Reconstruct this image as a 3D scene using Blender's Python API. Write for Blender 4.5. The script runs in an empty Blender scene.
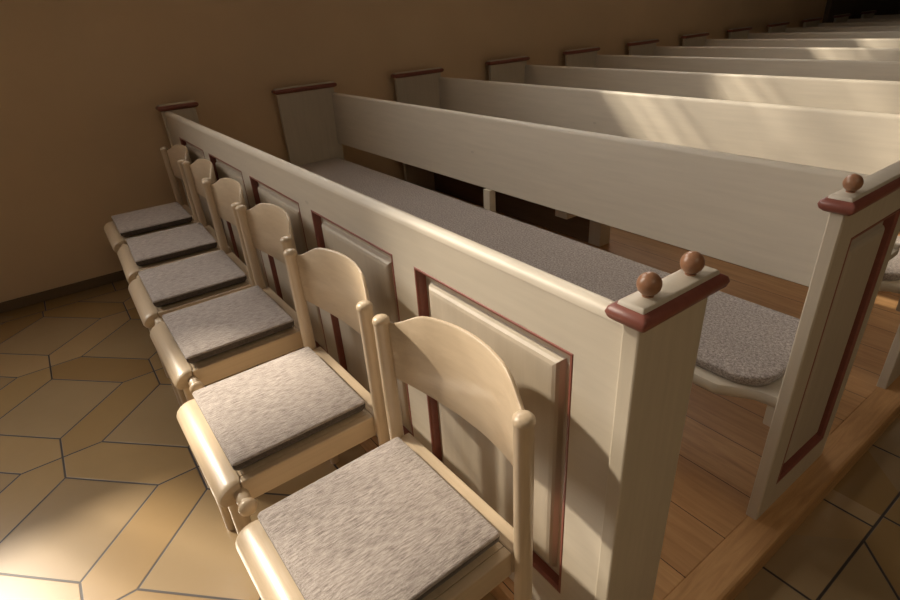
import bpy, bmesh, math, random
from mathutils import Vector, Matrix
random.seed(7)
S = bpy.context.scene
COL = S.collection

# ------------------------------------------------------------------ helpers
def link(name, bm, mats, parent=None, smooth=False, angle=40):
    me = bpy.data.meshes.new(name)
    bmesh.ops.recalc_face_normals(bm, faces=bm.faces[:])
    bm.to_mesh(me); bm.free()
    for m in (mats if isinstance(mats, (list, tuple)) else [mats]):
        me.materials.append(m)
    if smooth:
        for p in me.polygons: p.use_smooth = True
        me.set_sharp_from_angle(angle=math.radians(angle))
    o = bpy.data.objects.new(name, me)
    COL.objects.link(o)
    if parent is not None: o.parent = parent
    return o

def thing(name, label, cat, loc=(0, 0, 0), rz=0.0, group=None):
    o = bpy.data.objects.new(name, None)
    o.empty_display_size = 0.1
    COL.objects.link(o)
    o.location = loc; o.rotation_euler = (0, 0, rz)
    o['label'] = label; o['category'] = cat
    if group: o['group'] = group
    return o

def tag(o, label, cat, group=None):
    o['label'] = label; o['category'] = cat
    if group: o['group'] = group
    return o

def struct(o):
    o['kind'] = 'structure'
    return o

def copy_tree(o, parent=None):
    c = o.copy(); COL.objects.link(c)
    if parent is not None: c.parent = parent
    for ch in list(o.children):
        copy_tree(ch, c)
    return c

def box(bm, x0, x1, y0, y1, z0, z1, bev=0.0, seg=2, mi=0):
    r = bmesh.ops.create_cube(bm, size=1.0)
    vs = r['verts']
    for v in vs:
        v.co = Vector(((x0+x1)/2+v.co.x*(x1-x0), (y0+y1)/2+v.co.y*(y1-y0), (z0+z1)/2+v.co.z*(z1-z0)))
    fs = list({f for v in vs for f in v.link_faces})
    for f in fs: f.material_index = mi
    if bev > 0:
        es = list({e for v in vs for e in v.link_edges})
        bmesh.ops.bevel(bm, geom=es, offset=bev, segments=seg, profile=0.5, affect='EDGES')

def rings(bm, loops, cap0=True, cap1=True, mi=None):
    """bridge a list of equally long vertex loops"""
    L = [[bm.verts.new(p) for p in lp] for lp in loops]
    n = len(L[0])
    for i in range(len(L)-1):
        for j in range(n):
            f = bm.faces.new((L[i][j], L[i][(j+1) % n], L[i+1][(j+1) % n], L[i+1][j]))
            if mi: f.material_index = mi[i]
    if cap0:
        f = bm.faces.new(L[0][::-1])
        if mi: f.material_index = mi[0]
    if cap1:
        f = bm.faces.new(L[-1])
        if mi: f.material_index = mi[-1]
    return L

def lathe(bm, prof, cx=0, cy=0, n=24, lean=(0, 0)):
    """prof: list of (r, z) ; round about the vertical through cx, cy"""
    loops = []
    for r, z in prof:
        loops.append([(cx+lean[0]*z+r*math.cos(2*math.pi*k/n), cy+lean[1]*z+r*math.sin(2*math.pi*k/n), z) for k in range(n)])
    rings(bm, loops)

def rod(bm, p0, p1, prof, n=16):
    """prof: (radius, t along p0-p1)"""
    p0, p1 = Vector(p0), Vector(p1); d = (p1-p0); ln = d.length; d.normalize()
    a = d.orthogonal().normalized(); b = d.cross(a)
    rings(bm, [[p0+d*(t*ln)+a*(r*math.cos(2*math.pi*k/n))+b*(r*math.sin(2*math.pi*k/n)) for k in range(n)] for r, t in prof])

def extrude_x(bm, prof, x0, x1, inset=0.0):
    """closed (y, z) profile run along x, ends softened by inset"""
    cy = sum(p[0] for p in prof)/len(prof); cz = sum(p[1] for p in prof)/len(prof)
    def sc(k): return [(cy+(y-cy)*k, cz+(z-cz)*k) for y, z in prof]
    st = [(x0, 1), (x1, 1)]
    if inset > 0:
        st = [(x0, .80), (x0+inset*.3, .92), (x0+inset, 1), (x1-inset, 1), (x1-inset*.3, .92), (x1, .80)]
    rings(bm, [[(x, y, z) for y, z in sc(k)] for x, k in st])

def rrect(x0, x1, y0, y1, r, z, n=6):
    """rounded rectangle loop; r may be a 4-tuple (x1y1, x0y1, x0y0, x1y0)"""
    if not isinstance(r, (tuple, list)): r = (r,)*4
    out = []
    for (cx, cy, a0, rr) in ((x1-r[0], y1-r[0], 0, r[0]), (x0+r[1], y1-r[1], 90, r[1]), (x0+r[2], y0+r[2], 180, r[2]), (x1-r[3], y0+r[3], 270, r[3])):
        for k in range(n+1):
            a = math.radians(a0+90*k/n)
            out.append((cx+rr*math.cos(a), cy+rr*math.sin(a), z))
    return out

# ------------------------------------------------------------------ materials
def new_mat(name):
    m = bpy.data.materials.new(name); m.use_nodes = True
    nt = m.node_tree
    return m, nt, nt.nodes['Principled BSDF']

def nd(nt, typ, **kw):
    n = nt.nodes.new(typ)
    for k, v in kw.items(): setattr(n, k, v)
    return n

def math_n(nt, op, a, b=None, c=None):
    n = nd(nt, 'ShaderNodeMath', operation=op)
    for i, v in enumerate((a, b, c)):
        if v is None: continue
        if isinstance(v, (int, float)): n.inputs[i].default_value = v
        else: nt.links.new(v, n.inputs[i])
    return n.outputs[0]

def mix_c(nt, fac, c1, c2, blend='MIX'):
    n = nd(nt, 'ShaderNodeMix', data_type='RGBA', blend_type=blend)
    for i, v in ((0, fac), (6, c1), (7, c2)):
        if isinstance(v, (int, float)): n.inputs[i].default_value = v
        elif isinstance(v, tuple): n.inputs[i].default_value = (*v, 1)
        else: nt.links.new(v, n.inputs[i])
    return n.outputs[2]

def coords(nt, scale=(1, 1, 1), kind='Object'):
    tc = nd(nt, 'ShaderNodeTexCoord'); mp = nd(nt, 'ShaderNodeMapping')
    mp.inputs['Scale'].default_value = scale
    nt.links.new(tc.outputs[kind], mp.inputs[0])
    return mp.outputs[0]

def noise(nt, vec, scale, detail=4, rough=.5, dist=0.0):
    n = nd(nt, 'ShaderNodeTexNoise')
    n.inputs['Scale'].default_value = scale; n.inputs['Detail'].default_value = detail
    n.inputs['Roughness'].default_value = rough; n.inputs['Distortion'].default_value = dist
    nt.links.new(vec, n.inputs['Vector'])
    return n.outputs['Fac']

def ramp(nt, fac, stops):
    r = nd(nt, 'ShaderNodeValToRGB')
    el = r.color_ramp.elements
    while len(el) < len(stops): el.new(0.5)
    for e, (p, c) in zip(el, stops):
        e.position = p; e.color = (*c, 1)
    nt.links.new(fac, r.inputs[0])
    return r.outputs[0]

def bump(nt, bsdf, h, strength, dist=0.002):
    b = nd(nt, 'ShaderNodeBump')
    b.inputs['Strength'].default_value = strength; b.inputs['Distance'].default_value = dist
    nt.links.new(h, b.inputs['Height']); nt.links.new(b.outputs[0], bsdf.inputs['Normal'])

def paint_mat(name, c, var=.06, rough=.42, grain=(3, 40, 40), knots=False):
    m, nt, b = new_mat(name)
    v = coords(nt, grain)
    n1 = noise(nt, v, 1.5, 5, .6)
    n2 = noise(nt, coords(nt, (1, 1, 1)), 2.2, 3, .5)
    lo = tuple(x*(1-var) for x in c); hi = tuple(min(1, x*(1+var)) for x in c)
    col = ramp(nt, n1, [(.3, lo), (.7, hi)])
    col = mix_c(nt, math_n(nt, 'MULTIPLY', n2, .25), col, tuple(x*.86 for x in c))
    if knots:
        vo = nd(nt, 'ShaderNodeTexVoronoi'); vo.inputs['Scale'].default_value = 2.4
        nt.links.new(coords(nt, (1, 2.4, 2.4)), vo.inputs['Vector'])
        k = math_n(nt, 'LESS_THAN', vo.outputs['Distance'], .035)
        col = mix_c(nt, math_n(nt, 'MULTIPLY', k, .35), col, tuple(x*.55 for x in c))
    nt.links.new(col, b.inputs['Base Color'])
    b.inputs['Roughness'].default_value = rough
    bump(nt, b, n1, .12, .001)
    return m

M_CREAM = paint_mat('cream_paint', (.63, .57, .475), .05, .45, knots=True)
M_CREAM_V = paint_mat('cream_paint_upright', (.61, .545, .44), .05, .45, grain=(40, 40, 3))
M_FIELD = paint_mat('stone_grey_paint', (.53, .465, .375), .05, .45, grain=(40, 40, 3))
M_RED = paint_mat('oxblood_paint', (.265, .092, .070), .10, .36)
M_BALL = paint_mat('turned_red_wood', (.36, .185, .105), .14, .30, grain=(20, 20, 60))
M_RAW = paint_mat('raw_underside_wood', (.17, .105, .06), .12, .6)

def wood_mat(name, lo, hi, grain, rough=.38, coat=.0):
    m, nt, b = new_mat(name)
    n1 = noise(nt, coords(nt, grain), 1.2, 6, .62, .4)
    n2 = noise(nt, coords(nt, tuple(g*3 for g in grain)), 2.5, 4, .6)
    col = ramp(nt, n1, [(.28, lo), (.72, hi)])
    col = mix_c(nt, math_n(nt, 'MULTIPLY', n2, .25), col, tuple(x*.8 for x in lo))
    nt.links.new(col, b.inputs['Base Color'])
    b.inputs['Roughness'].default_value = rough
    b.inputs['Coat Weight'].default_value = coat; b.inputs['Coat Roughness'].default_value = .25
    bump(nt, b, n2, .08, .0008)
    return m

M_BEECH_X = wood_mat('beech_long', (.575, .45, .31), (.70, .565, .405), (2, 45, 45), .34, .3)
M_BEECH_Y = wood_mat('beech_side', (.575, .45, .31), (.70, .565, .405), (45, 2, 45), .34, .3)
M_BEECH_Z = wood_mat('beech_upright', (.575, .45, .31), (.70, .565, .405), (45, 45, 2), .34, .3)

def fabric_mat(name, stops, scale, streak, bscale):
    m, nt, b = new_mat(name)
    n1 = noise(nt, coords(nt, streak), scale, 3, .7)
    n2 = noise(nt, coords(nt), scale*2.2, 2, .6)
    n3 = noise(nt, coords(nt), 7, 3, .6)
    s = math_n(nt, 'ADD', math_n(nt, 'MULTIPLY', n1, .62), math_n(nt, 'MULTIPLY', n2, .38))
    col = ramp(nt, s, stops)
    col = mix_c(nt, math_n(nt, 'MULTIPLY', n3, .3), col, stops[0][1])
    nt.links.new(col, b.inputs['Base Color'])
    b.inputs['Roughness'].default_value = .95
    b.inputs['Specular IOR Level'].default_value = .15
    b.inputs['Sheen Weight'].default_value = .25
    bump(nt, b, s, .6, bscale)
    return m

FAB = [(.35, (.17, .14, .125)), (.5, (.43, .38, .355)), (.66, (.70, .635, .595))]
M_CUSH = fabric_mat('woven_grey_cushion', FAB, 400, (1.0, .13, 1.0), .002)
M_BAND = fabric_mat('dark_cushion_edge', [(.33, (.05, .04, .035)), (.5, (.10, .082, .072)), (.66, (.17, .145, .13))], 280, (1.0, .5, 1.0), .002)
M_BENCH = fabric_mat('woven_grey_bench_cushion', [(.36, (.17, .142, .132)), (.5, (.41, .362, .338)), (.64, (.70, .64, .60))], 190, (.8, .8, 1), .002)

def wall_mat(name, c):
    m, nt, b = new_mat(name)
    n1 = noise(nt, coords(nt), .9, 5, .6)
    n2 = noise(nt, coords(nt), 18, 5, .65)
    col = ramp(nt, n1, [(.3, tuple(x*.92 for x in c)), (.7, tuple(min(1, x*1.06) for x in c))])
    nt.links.new(col, b.inputs['Base Color'])
    b.inputs['Roughness'].default_value = .92
    bump(nt, b, n2, .25, .004)
    return m
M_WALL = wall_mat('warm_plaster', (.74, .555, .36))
M_VAULT = wall_mat('low_bounce_plaster', (.20, .145, .09))  # unseen surfaces darkened to cut bounced light
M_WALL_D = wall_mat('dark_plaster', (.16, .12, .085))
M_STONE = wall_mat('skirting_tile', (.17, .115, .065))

def tile_mat():
    m, nt, b = new_mat('clay_floor_tiles')
    tc = nd(nt, 'ShaderNodeTexCoord'); sp = nd(nt, 'ShaderNodeSeparateXYZ')
    nt.links.new(tc.outputs['Object'], sp.inputs[0])
    X, Y = sp.outputs[0], sp.outputs[1]
    M = lambda op, a, b_=None, c=None: math_n(nt, op, a, b_, c)
    p, s = .5115, .3400
    x = M('SUBTRACT', X, 1.112); y = M('ADD', Y, .868)
    q = 1/math.sqrt(2)
    a = M('MULTIPLY', M('ADD', x, y), q/p); bb = M('MULTIPLY', M('SUBTRACT', y, x), q/p)
    ra = M('FLOOR', M('ADD', a, .5)); rb = M('FLOOR', M('ADD', bb, .5))
    fa = M('MULTIPLY', M('ABSOLUTE', M('SUBTRACT', a, ra)), p)
    fb = M('MULTIPLY', M('ABSOLUTE', M('SUBTRACT', bb, rb)), p)
    ina = M('LESS_THAN', fa, s/2); inb = M('LESS_THAN', fb, s/2)
    u = M('SUBTRACT', p/2, fa); w = M('SUBTRACT', p/2, fb)
    big = 1.0
    d1 = M('ADD', M('ABSOLUTE', M('SUBTRACT', fa, s/2)), M('MULTIPLY', M('SUBTRACT', 1.0, inb), big))
    d2 = M('ADD', M('ABSOLUTE', M('SUBTRACT', fb, s/2)), M('MULTIPLY', M('SUBTRACT', 1.0, ina), big))
    d3 = M('ADD', M('MULTIPLY', M('ABSOLUTE', M('SUBTRACT', u, w)), q), M('MULTIPLY', M('MAXIMUM', ina, inb), big))
    d = M('MINIMUM', M('MINIMUM', d1, d2), d3)
    hexA = M('MULTIPLY', M('SUBTRACT', 1.0, ina), M('LESS_THAN', u, w))
    hexB = M('MULTIPLY', M('SUBTRACT', 1.0, inb), M('SUBTRACT', 1.0, M('LESS_THAN', u, w)))
    ia = M('ADD', M('MULTIPLY', hexA, M('ADD', M('FLOOR', a), .5)), M('MULTIPLY', M('SUBTRACT', 1.0, hexA), ra))
    ib = M('ADD', M('MULTIPLY', hexB, M('ADD', M('FLOOR', bb), .5)), M('MULTIPLY', M('SUBTRACT', 1.0, hexB), rb))
    # straight border courses along the platform and along the wall
    def border(cond, edge, off, pitch):
        t = M('DIVIDE', M('SUBTRACT', Y, off), pitch)
        fr = M('MULTIPLY', M('ABSOLUTE', M('SUBTRACT', t, M('FLOOR', M('ADD', t, .5)))), pitch)
        dj = M('ADD', fr, M('MULTIPLY', M('SUBTRACT', 1.0, cond), big))
        de = M('ABSOLUTE', M('SUBTRACT', X, edge))
        return dj, de, M('FLOOR', t)
    for edge, inside, off in ((3.2825, M('MULTIPLY', M('GREATER_THAN', X, 2.9), M('LESS_THAN', X, 3.2825)), .545), (.07, M('LESS_THAN', X, .07), .16)):
        dj, de, t = border(inside, edge, off, .338)
        d = M('MINIMUM', M('MINIMUM', M('ADD', d, M('MULTIPLY', inside, big)), dj), de)
        ia = M('ADD', M('MULTIPLY', inside, M('ADD', t, 50.3)), M('MULTIPLY', M('SUBTRACT', 1.0, inside), ia))
        ib = M('MULTIPLY', M('SUBTRACT', 1.0, inside), ib)
    cb = nd(nt, 'ShaderNodeCombineXYZ'); nt.links.new(ia, cb.inputs[0]); nt.links.new(ib, cb.inputs[1])
    wn = nd(nt, 'ShaderNodeTexWhiteNoise', noise_dimensions='3D'); nt.links.new(cb.outputs[0], wn.inputs['Vector'])
    base = ramp(nt, wn.outputs['Value'], [(0, (.30, .19, .078)), (.45, (.38, .26, .12)), (.8, (.43, .305, .165)), (1, (.41, .255, .105))])
    sq = M('MULTIPLY', M('SUBTRACT', 1.0, hexA), M('SUBTRACT', 1.0, hexB))
    base = mix_c(nt, M('MULTIPLY', sq, .6), base, (.335, .255, .155))
    n1 = noise(nt, coords(nt), 6, 6, .65); n2 = noise(nt, coords(nt), 40, 4, .6)
    base = mix_c(nt, math_n(nt, 'MULTIPLY', n1, .45), base, (.26, .17, .08))
    grout = M('SMOOTH_MIN', 1.0, M('MAXIMUM', 0.0, M('MULTIPLY', M('SUBTRACT', d, .0023), 500)), .05)
    col = mix_c(nt, grout, (.035, .026, .024), base)
    nt.links.new(col, b.inputs['Base Color'])
    rr = M('ADD', M('MULTIPLY', n2, .015), .26)
    b.inputs['Coat Weight'].default_value = .55; b.inputs['Coat Roughness'].default_value = .22; b.inputs['Coat IOR'].default_value = 1.6
    rr = M('ADD', rr, M('MULTIPLY', M('SUBTRACT', 1.0, grout), .4))
    nt.links.new(rr, b.inputs['Roughness'])
    h = grout
    bump(nt, b, h, .5, .002)
    return m
M_TILE = tile_mat()

def plank_mat(name, along='x'):
    m, nt, b = new_mat(name)
    tc = nd(nt, 'ShaderNodeTexCoord'); sp = nd(nt, 'ShaderNodeSeparateXYZ')
    nt.links.new(tc.outputs['Object'], sp.inputs[0])
    M = lambda op, a, b_=None: math_n(nt, op, a, b_)
    L_, W_ = (sp.outputs[0], sp.outputs[1]) if along == 'x' else (sp.outputs[1], sp.outputs[0])
    t = M('DIVIDE', M('ADD', W_, .02), .172)
    idx = M('FLOOR', t)
    fr = M('ABSOLUTE', M('SUBTRACT', M('SUBTRACT', t, idx), .5))
    gap = M('GREATER_THAN', fr, .493)
    wn = nd(nt, 'ShaderNodeTexWhiteNoise', noise_dimensions='1D'); nt.links.new(idx, wn.inputs['W'])
    g = (2.5, 30, 30) if along == 'x' else (30, 2.5, 30)
    n1 = noise(nt, coords(nt, g), 1.6, 6, .65, .6)
    n0 = noise(nt, coords(nt), 3, 4, .6)
    col = ramp(nt, n1, [(.25, (.42, .225, .09)), (.55, (.64, .37, .165)), (.8, (.74, .47, .24))])
    col = mix_c(nt, M('MULTIPLY', wn.outputs['Value'], .45), col, (.40, .21, .095))
    col = mix_c(nt, M('MULTIPLY', n0, .3), col, (.34, .18, .085))
    vo = nd(nt, 'ShaderNodeTexVoronoi'); vo.inputs['Scale'].default_value = 3.2
    nt.links.new(coords(nt, (1, 1.6, 1)), vo.inputs['Vector'])
    k = M('LESS_THAN', vo.outputs['Distance'], .05)
    col = mix_c(nt, M('MULTIPLY', k, .7), col, (.07, .03, .015))
    col = mix_c(nt, gap, col, (.035, .018, .01))
    nt.links.new(col, b.inputs['Base Color'])
    b.inputs['Roughness'].default_value = .42
    bump(nt, b, n1, .15, .001)
    return m
M_PLANK = plank_mat('pine_planks', 'x')
M_PLANK_Y = plank_mat('pine_edge_board', 'y')

# ------------------------------------------------------------------ setting
L = 3.098            # aisle end of the pews (x); the side wall is at x = WX
WX = -.085
PITCH = .8458
ZP = .065            # platform height
NP = 11

bm = bmesh.new(); box(bm, WX-.4, 11.0, -7.0, 11.0, -.2, 0)
struct(link('floor', bm, M_TILE))

WIN = [(-3.60, -1.52, 1.76, 4.15), (-.72, 1.68, 2.30, 4.15), (2.96, 4.86, 2.24, 4.15)]
WT = .34
bm = bmesh.new()
ys = -7.0
for (a, b_, z0, z1) in WIN:
    box(bm, WX-WT, WX, ys, a, 0, 7.0)
    box(bm, WX-WT, WX, a, b_, 0, z0); box(bm, WX-WT, WX, a, b_, z1, 7.0)
    ys = b_
box(bm, WX-WT, WX, ys, 8.1, 0, 7.0)
struct(link('wall_left', bm, M_WALL))
for i, (a, b_, z0, z1) in enumerate(WIN):
    w = bpy.data.objects.new('window_%d' % (i+1), None); COL.objects.link(w); struct(w)
    w.location = (WX-WT+.05, (a+b_)/2, z0)
    hw, hh = (b_-a)/2, z1-z0
    bm = bmesh.new()
    for (y0, y1, q0, q1) in ((-hw, -hw+.06, 0, hh), (hw-.06, hw, 0, hh), (-hw+.06, hw-.06, 0, .05), (-hw+.06, hw-.06, hh-.06, hh)):
        box(bm, -.03, .03, y0, y1, q0, q1)
    link('window_frame', bm, M_WALL_D, w)
    bm = bmesh.new()
    # dense bars added to dim and streak the sun; first window only higher up
    z = 1.26 if i == 0 else .10
    while z < hh-.12:
        h = random.uniform(.018, .066)
        box(bm, -.012, .012, -hw+.06, hw-.06, z-h/2, z+h/2)
        z += random.uniform(.085, .14)
    for k in (1, 2):
        y = -hw+2*hw*k/3
        box(bm, -.012, .012, y-.014, y+.014, .05, hh-.06)
    link('glazing_dimmer_bar', bm, M_WALL_D, w)
# unseen sloped block added outside, keeps sun off the first backrest
bm = bmesh.new()
rings(bm, [[(WX-WT-1.6, y, z) for y, z in ((-.95, 0), (.42, 0), (.42, 2.2), (-.95, 4.3))], [(WX-WT-.005, y, z) for y, z in ((-.95, 0), (.42, 0), (.42, 2.2), (-.95, 4.3))]])
struct(link('sun_block_slope', bm, M_WALL))
bm = bmesh.new(); box(bm, -2.7, -2.4, -3.22, -2.35, 0, 4.50); box(bm, -2.7, -2.4, -9.0, -3.2205, 0, 3.80)  # unseen slabs added outdoors to cut low sun through the first window
struct(link('sun_block_slabs', bm, M_WALL))
bm = bmesh.new(); box(bm, WX, WX+.014, -7, 8.1, 0, .055, .004)
struct(link('baseboard_left', bm, M_STONE))
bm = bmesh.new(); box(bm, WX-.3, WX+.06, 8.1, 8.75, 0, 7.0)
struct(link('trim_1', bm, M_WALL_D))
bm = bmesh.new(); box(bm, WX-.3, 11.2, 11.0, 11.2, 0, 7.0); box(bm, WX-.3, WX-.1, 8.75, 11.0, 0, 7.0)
struct(link('wall_back', bm, M_WALL_D))  # darkness of the rear corner is put into the plaster colour
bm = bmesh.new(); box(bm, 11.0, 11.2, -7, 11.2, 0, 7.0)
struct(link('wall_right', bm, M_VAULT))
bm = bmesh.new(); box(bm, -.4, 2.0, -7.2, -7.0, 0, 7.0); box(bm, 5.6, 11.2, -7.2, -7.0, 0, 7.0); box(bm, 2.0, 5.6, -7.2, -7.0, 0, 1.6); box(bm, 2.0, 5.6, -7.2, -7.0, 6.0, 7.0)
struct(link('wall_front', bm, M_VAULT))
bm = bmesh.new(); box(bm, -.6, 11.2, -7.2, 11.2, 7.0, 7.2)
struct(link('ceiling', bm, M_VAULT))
bm = bmesh.new(); box(bm, WX-.08, 10.9, 5.7, 10.99, 2.5, 2.7)  # unseen slab added to shade the rear rows
struct(link('rear_shade_slab', bm, M_WALL_D))

# plank platform under all the pews
plat = bpy.data.objects.new('platform', None); COL.objects.link(plat); struct(plat)
bm = bmesh.new(); box(bm, WX, L-.02, -.035, 10.2, 0, ZP, .003)
link('plank_floor', bm, M_PLANK, plat)
bm = bmesh.new(); 
vs = [(L-.02, -.035), (L+.066, -.035), (L+.022, 10.2), (L-.02, 10.2)]
vs[2] = (L+.030, 10.2)
rings(bm, [[(x, y, z) for x, y in vs] for z in (0, ZP-.006)], True, False)
bm.free()
bm = bmesh.new()
def edge_loop(z, e): return [(L-.0199, -.035, z), (L+.064-e, -.035, z), (L+.036-e, 10.2, z), (L-.0199, 10.2, z)]
rings(bm, [edge_loop(0, 0), edge_loop(ZP-.008, 0), edge_loop(ZP-.002, .003), edge_loop(ZP+.0005, .010)])
link('edge_board', bm, M_PLANK_Y, plat)

# ------------------------------------------------------------------ pew parts
ET = .028            # end board thickness
def cap_mesh(bm, x0, x1, y0, y1, z):
    pr = [(.000, 0, 0), (.009, .002, 0), (.016, .008, 0), (.019, .016, 0), (.0165, .023, 0), (.010, .027, 0), (.007, .0275, 0), (.006, .032, 1), (.003, .034, 1)]
    rings(bm, [rrect(x0-o, x1+o, y0-o, y1+o, max(.001, o*.25), z+h, 2) for o, h, m in pr], True, True, [m for o, h, m in pr][1:]+[1])

def ball_mesh(bm, x, y, z, r=.0165):
    pr = [(.008, z-.001), (.008, z+.003)]
    for k in range(1, 14):
        a = -math.pi/2+math.pi*(k+.8)/15
        pr.append((r*math.cos(a), z+.002+r+r*math.sin(a)))
    pr.append((.001, z+.002+2*r))
    lathe(bm, pr, x, y, 24)

def raised_panel_rings(to, x0, x1, z0, z1):
    """chamfered oxblood opening plus raised field; to(u, v, depth) -> point"""
    def lp(i, d): return [to(x0+i, z0+i, d), to(x1-i, z0+i, d), to(x1-i, z1-i, d), to(x0+i, z1-i, d)]
    red = [lp(0, 0), lp(.002, -.0012), lp(.006, -.0008), lp(.010, .004), lp(.0115, .022)]
    field = [lp(.0114, .022), lp(.033, .0215), lp(.0345, .0195), lp(.038, .0115), lp(.043, .0072), lp(.050, .0050), lp(.056, .0046)]
    return red, field

def framed_face(bm, to, us, vs, holes):
    """face of a framed board: grid us x vs with cells in holes left open"""
    grid = {}
    def V(i, j):
        if (i, j) not in grid: grid[(i, j)] = bm.verts.new(to(us[i], vs[j], 0))
        return grid[(i, j)]
    for i in range(len(us)-1):
        for j in range(len(vs)-1):
            if (i, j) in holes: continue
            bm.faces.new((V(i, j), V(i+1, j), V(i+1, j+1), V(i, j+1)))

def panel_children(to, rects, parent):
    for (x0, x1, z0, z1) in rects:
        red, field = raised_panel_rings(to, x0, x1, z0, z1)
        bm = bmesh.new()
        rings(bm, red, False, False)
        for f in bm.faces: f.material_index = 1
        rings(bm, field, False, True)
        p = link('raised_panel', bm, [M_FIELD, M_RED], parent)
        p['label'] = 'raised cream panel in an oxblood red moulded edge'

def end_board(parent, x1, y0, y1, panel=True, balls=(), side=1, mat=None):
    """upright pew end; x1 = outer face, board runs inward for side = 1"""
    x0 = x1-ET
    zt = .902
    bm = bmesh.new()
    e = .003
    if panel:
        to = lambda u, v, d: (x1-d, u, v)
        px0, px1, pz0, pz1 = y0+.068, y1-.045, ZP+.085, .835
        us = [y0+e, px0, px1, y1-e]; vs = [ZP, pz0, pz1, zt]
        framed_face(bm, to, us, vs, {(1, 1)})
        # the other five sides
        a = [(x1, y0+e), (x1-e, y0), (x0+e, y0), (x0, y0+e), (x0, y1-e), (x0+e, y1), (x1-e, y1), (x1, y1-e)]
        bl = [bm.verts.new((x, y, ZP)) for x, y in a]; tl = [bm.verts.new((x, y, zt)) for x, y in a]
        for k in range(7): bm.faces.new((bl[k], bl[k+1], tl[k+1], tl[k]))
        bm.faces.new(tl); bm.faces.new(bl[::-1])
    else:
        box(bm, x0, x1, y0, y1, ZP, zt, .003)
    o = link('end_board', bm, mat or M_CREAM_V, parent)
    if panel: panel_children(to, [(px0, px1, pz0, pz1)], o)
    bm = bmesh.new(); cap_mesh(bm, x0, x1, y0, y1, zt-.001)
    c = link('cap', bm, [M_RED, M_CREAM], o, True, 50); c['label'] = 'oxblood red moulded cap with a flat cream top'
    for by in balls:
        bm = bmesh.new(); ball_mesh(bm, (x0+x1)/2, by, zt+.0322)
        f = link('finial', bm, M_BALL, o, True, 60); f['label'] = 'turned reddish wooden ball'
    return o

# --- the panelled screen in front of the first pew
XA, PW, PP, PZ0, PZ1 = 2.9766, .4652, .5568, .1908, .7947
scr = thing('pew_screen', 'long cream panelled pew front with five oxblood edged panels behind the chairs', 'pew front', (0, 0, 0))
bm = bmesh.new()
to_front = lambda u, v, d: (u, d, v)
us = [.0, ]; rects = []
for k in range(4, -1, -1):
    us += [XA-k*PP-PW, XA-k*PP]; rects.append((XA-k*PP-PW, XA-k*PP, PZ0, PZ1))
us.append(L-ET)
framed_face(bm, to_front, us, [ZP, PZ0, PZ1, .884], {(i, 1) for i in range(1, 11, 2)})
# back and edges
box(bm, 0, L-ET, .0335, .0345, ZP, .884)
link('panel_frame', bm, M_CREAM, scr)
bm = bmesh.new()
pr = [(.0, .8835)]
for k in range(9):
    a = math.pi-math.pi*k/8
    pr.append((.0172+.0182*math.cos(a), .884+.018*math.sin(a)))
pr.append((.0345, .8835))
extrude_x(bm, pr, 0, L-ET)
link('top_rail', bm, M_CREAM, scr, True, 60)
panel_children(to_front, rects, scr)
end_board(scr, L, -.014, .150, False, (.016, .114))
end_board(scr, .056, -.01, .165, False)

# --- pews
def cushion_bm(x0, x1, y0, y1, z0, t, r, puff=.004, band=False):
    bm = bmesh.new()
    R = r if isinstance(r, tuple) else (r,)*4
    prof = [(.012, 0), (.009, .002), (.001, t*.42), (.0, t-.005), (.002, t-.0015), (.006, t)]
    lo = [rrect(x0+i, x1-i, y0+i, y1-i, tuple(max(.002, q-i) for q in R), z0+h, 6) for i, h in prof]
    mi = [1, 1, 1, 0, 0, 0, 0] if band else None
    lo.append(rrect(x0+.05, x1-.05, y0+.05, y1-.05, tuple(max(.004, q-.05) for q in R), z0+t+puff, 6))
    rings(bm, lo, True, True, mi)
    return bm

def make_pew():
    t = thing('pew', '', 'pew', (0, 0, 0))
    end_board(t, L, .606, .985, True, (.641, .950))
    # wall end, its panelled face seen from the aisle side
    end_board(t, .010, .655, 1.030, False)
    # backrest, slightly raked
    bm = bmesh.new()
    r = .012
    pr = [(1.000, .556), (1.003, .553), (1.027, .553), (1.030, .556), (1.036, .855), (1.033, .866), (1.027, .871), (1.018, .871), (1.012, .866), (1.009, .855)]
    extrude_x(bm, pr, .0105, L-ET)
    link('backrest', bm, M_CREAM, t, True, 40)
    # shelf added behind the backrest to shade the floor in the gap
    bm = bmesh.new(); box(bm, .0105, L-ET, 1.0315, 1.165, .640, .658, .003); box(bm, .0105, L-ET, 1.150, 1.166, .6585, .672, .002)
    link('shade_shelf', bm, M_CREAM, t)
    # brown board closing the space under the inner half of the seat
    bm = bmesh.new(); box(bm, .0105, 1.545, .905, .928, ZP, .395, .002)
    link('kick_board', bm, M_RAW, t)['label'] = 'dark brown board under the seat'
    # seat with its corner cut at the aisle
    bm = bmesh.new()
    out = lambda i: [(.012, .575+i), (L-.165, .575+i), (L-.155, .577+i), (L-.148, .581+i), (L-.085, .622+i), (L-ET-.001, .634+i), (L-ET-.001, .985), (.012, .985)]
    rings(bm, [[(x, y, z) for x, y in out(i)] for z, i in ((.398, .008), (.403, .002), (.412, -.001), (.424, .0), (.430, .003), (.4325, .009))])
    link('seat', bm, M_CREAM, t, True, 35)
    for bx in (1.57,):
        bm = bmesh.new()
        box(bm, bx-.022, bx+.022, .9855, 1.022, .15, .5525, .002)
        box(bm, bx-.022, bx+.060, .62, .985, .30, .3975, .002)
        box(bm, bx-.022, bx+.060, .90, .985, ZP, .2995, .002)
        link('bracket', bm, M_CREAM_V, t)
    bm = bmesh.new()
    box(bm, L-ET-.030, L-ET-.0005, .64, .96, .335, .3975, .004)
    s = link('seat_cleat', bm, M_CREAM_V, t)
    return t

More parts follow.
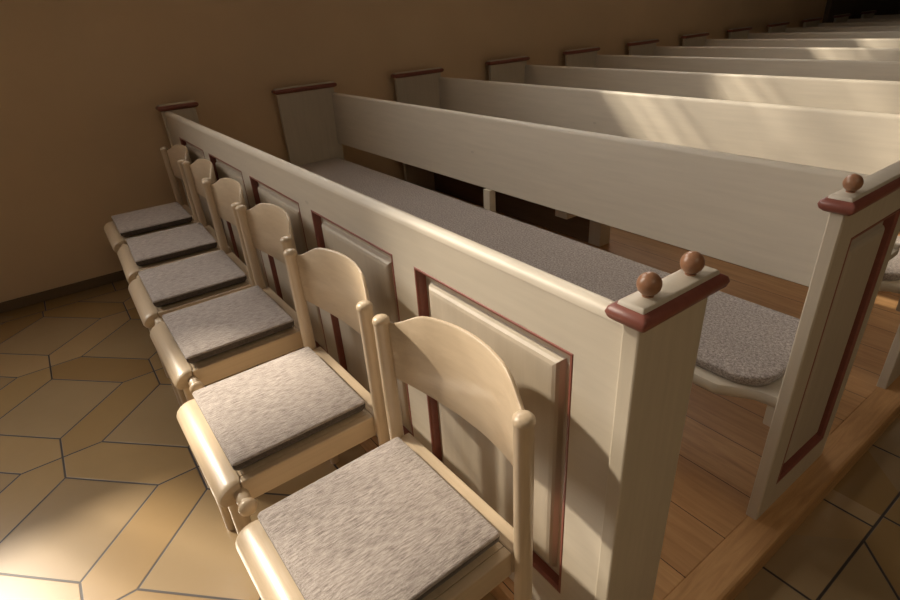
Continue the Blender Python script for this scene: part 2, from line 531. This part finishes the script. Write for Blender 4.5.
pew0 = make_pew()
PL = ['first pew behind the panelled front, with long grey seat cushion and shaded backrest',
      'second pew behind the panelled front, sun patch with slanting left edge on its backrest',
      'third pew behind the panelled front, pale sun streaks over the right half of its backrest',
      'fourth pew behind the front, backrest in even shade between the two sunlit pairs',
      'fifth pew behind the front, sun only on the far right of its backrest strip',
      'sixth pew behind the front, the farthest one still touched by sun',
      'seventh pew behind the front, shaded strip just past the last sunlit backrest',
      'eighth pew behind the front, dim strip below the darkening side wall',
      'ninth pew behind the front, third from the farthest, a dim thin strip',
      'tenth pew behind the front, second farthest, a dim thin strip',
      'farthest pew, a dark thin strip below the black rear corner']
pews = [pew0]
for k in range(1, NP):
    pews.append(copy_tree(pew0))
for k, p in enumerate(pews):
    p.location = (0, PITCH*k, 0)
    p['label'] = PL[k]; p['group'] = 'rows of cream church pews'

BL = ['long woven grey cushion covering the seat of the first pew',
      'woven grey seat cushion on the second pew, cut by the right edge of the view']
for k in range(2):
    o = link('bench_cushion', cushion_bm(.018, L-.062, .600, .979, .433+.0003, .032, (.02, .01, .01, .085), .003), M_BENCH, None, True, 60)
    o.location = (0, PITCH*k, 0)
    tag(o, BL[k], 'cushion', 'pew cushions')

# ------------------------------------------------------------------ chairs (local origin: floor, midway between the rear legs)
HW = .2024
def make_chair():
    t = thing('wooden_chair', '', 'chair')
    pr0 = [(.0135, 0), (.0150, .01), (.0165, .30), (.0163, .737), (.0176, .740), (.0182, .744), (.0172, .749), (.0138, .753), (.008, .7555), (.001, .7565)]
    for s in (-1, 1):
        bm = bmesh.new(); lathe(bm, pr0, s*HW, 0, 24, (0, .0))
        link('leg', bm, M_BEECH_Z, t, True, 60)
    for s in (-1, 1):
        bm = bmesh.new(); lathe(bm, [(.0145, 0), (.0165, .008), (.0175, .25), (.0175, .3925)], s*.160, -.350, 20)
        link('leg', bm, M_BEECH_Z, t, True, 50)
    # rolled front rail
    pr = [(-.330, .4475), (-.345, .448), (-.358, .4455), (-.370, .439), (-.380, .429), (-.385, .418), (-.385, .409), (-.380, .400), (-.371, .395), (-.357, .393), (-.345, .393), (-.330, .394)]
    bm = bmesh.new(); extrude_x(bm, pr, -.186, .186, .014)
    link('front_rail', bm, M_BEECH_X, t, True, 50)
    for s in (-1, 1):
        bm = bmesh.new(); box(bm, s*.177-.010, s*.177+.010, -.332, -.012, .385, .444, .003)
        link('side_rail', bm, M_BEECH_Y, t)
    bm = bmesh.new(); box(bm, -HW+.012, HW-.012, -.014, .026, .392, .446, .003)
    link('rear_rail', bm, M_BEECH_X, t)
    bm = bmesh.new(); box(bm, -.1668, .1668, -.3305, -.0145, .428, .4435)
    link('seat', bm, M_BEECH_X, t)
    # curved backrest with shouldered top
    n = 36; th = .011
    def yb(u): return .004+.056*(1-u*u)
    def zt(u):
        q = abs(u)
        if q > .96: return .738
        k = min(1, (.96-q)/.40); k = k*k*(3-2*k)
        return .738+.024*k+.016*(1-(q/.96)**2)
    def zb(u): return .566+.040*u*u
    loops = []
    for i in range(n+1):
        u = -1+2*i/n
        x = u*(HW-.004); y = yb(u); a, b_ = zb(u), zt(u)
        r = .004
        loops.append([(x, y, a+r), (x, y+th*.3, a), (x, y+th*.7, a), (x, y+th, a+r), (x, y+th, b_-r), (x, y+th*.7, b_), (x, y+th*.3, b_), (x, y, b_-r)])
    bm = bmesh.new(); rings(bm, loops)
    link('backrest', bm, M_BEECH_X, t, True, 50)
    for s in (-1, 1):
        bm = bmesh.new(); rod(bm, (s*.176, -.345, .20), (s*HW, -.002, .20), [(.010, 0), (.0125, .3), (.0125, .7), (.010, 1)])
        link('stretcher', bm, M_BEECH_Y, t, True, 50)
    # row connector on the right hand side
    bm = bmesh.new(); rod(bm, (.183, -.338, .415), (.246, -.338, .415), [(.0150, 0), (.0150, .42), (.0120, .50), (.0120, .56), (.0165, .62), (.0190, .70), (.0195, .77), (.0185, .85), (.0145, .93), (.008, .985), (.001, 1)], 18)
    link('coupling_pin', bm, M_BEECH_X, t, True, 50)
    return t

CHX = [2.795, 2.314, 1.811, 1.366, .922, .468]
CHY = [-.132, -.135, -.109, -.109, -.089, -.087]
CHR = [.025, .009, .001, -.018, -.040, -.011]
CL = ['nearest pale beech chair, at the aisle end of the row and largest in view',
      'second pale beech chair from the aisle, its seat in direct sun',
      'third pale beech chair from the aisle, the first with a shaded cushion',
      'fourth pale beech chair from the aisle, third from the side wall',
      'fifth pale beech chair from the aisle, second from the side wall',
      'farthest pale beech chair, dim in the shade by the side wall']
KL = ['nearest grey streaked seat cushion, on the beech chair at the aisle end',
      'bright sunlit grey seat cushion on the second beech chair from the aisle',
      'grey seat cushion on the third beech chair from the aisle, just past the sunlit one',
      'grey seat cushion on the fourth beech chair from the aisle',
      'grey seat cushion on the fifth beech chair, second from the side wall',
      'darkest grey seat cushion, on the farthest beech chair by the side wall']
ch0 = make_chair()
chairs = [ch0]+[copy_tree(ch0) for _ in range(5)]
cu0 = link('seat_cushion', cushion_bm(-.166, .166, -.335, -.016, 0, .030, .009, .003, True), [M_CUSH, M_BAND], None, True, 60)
cus = [cu0]
for k in range(5):
    c = cu0.copy(); COL.objects.link(c); cus.append(c)
for k in range(6):
    o = chairs[k]; o.location = (CHX[k], CHY[k], 0); o.rotation_euler = (0, 0, CHR[k])
    o['label'] = CL[k]; o['group'] = 'beech chairs in front of the pews'
    c = cus[k]; c.location = (CHX[k], CHY[k], .4487); c.rotation_euler = (0, 0, CHR[k])
    tag(c, KL[k], 'cushion', 'chair cushions')

# ------------------------------------------------------------------ camera
cam = bpy.data.cameras.new('camera'); co = bpy.data.objects.new('camera', cam); COL.objects.link(co)
R_ = Vector((.59376332, .80239008, -.06012717)); U_ = Vector((-.34547792, .32171109, .8815594)); F_ = Vector((-.7266981, .50266502, -.4682283))
m = Matrix((R_, U_, -F_)).transposed().to_4x4(); m.translation = Vector((3.4569, -.5628, 1.2859))
co.matrix_world = m
cam.sensor_width = 36; cam.lens = 544.08/900*36; cam.clip_start = .02
S.camera = co

# ------------------------------------------------------------------ light
sun = bpy.data.lights.new('sun', 'SUN'); so = bpy.data.objects.new('sun', sun); COL.objects.link(so)
d = Vector((1.0, .60, -.92)).normalized()
so.rotation_euler = d.to_track_quat('-Z', 'Y').to_euler(); so.location = (-6, -6, 6)
sun.energy = 7.3; sun.angle = math.radians(2.4); sun.color = (1, .87, .68)

def area(name, loc, dirv, sx, sy, power, color):
    a = bpy.data.lights.new(name, 'AREA'); a.shape = 'RECTANGLE'; a.size = sx; a.size_y = sy
    a.energy = power; a.color = color
    o = bpy.data.objects.new(name, a); COL.objects.link(o); o.location = loc
    o.rotation_euler = Vector(dirv).to_track_quat('-Z', 'Z').to_euler()
    return o
# added warm fill to brighten the aisle side, no fixture
area('aisle_fill', (6.0, -.4, 3.7), (-.25, 0.001, -1), 1.2, 2.4, 20, (1, .80, .54))
# daylight entering by the three side windows
for i, (a, b_, z0, z1) in enumerate(WIN):
    area('window_daylight', (WX-WT-.02, (a+b_)/2, (z0+z1)/2), (1, 0, -.15), b_-a, z1-z0, 36*(b_-a)*(z1-z0), (1, .93, .84))
area('front_fill', (3.8, -7.3, 3.5), (0, 1, -.1), 3.6, 3.8, 6, (1, .93, .82))  # added weak ambient fill from the front end

w = bpy.data.worlds.new('world'); S.world = w; w.use_nodes = True
bg = w.node_tree.nodes['Background']; bg.inputs[0].default_value = (.85, .88, .95, 1); bg.inputs[1].default_value = .25

S.view_settings.view_transform = 'Standard'; S.view_settings.look = 'None'
S.view_settings.exposure = 0.0; S.view_settings.gamma = 1.0
S.view_settings.use_curve_mapping = False
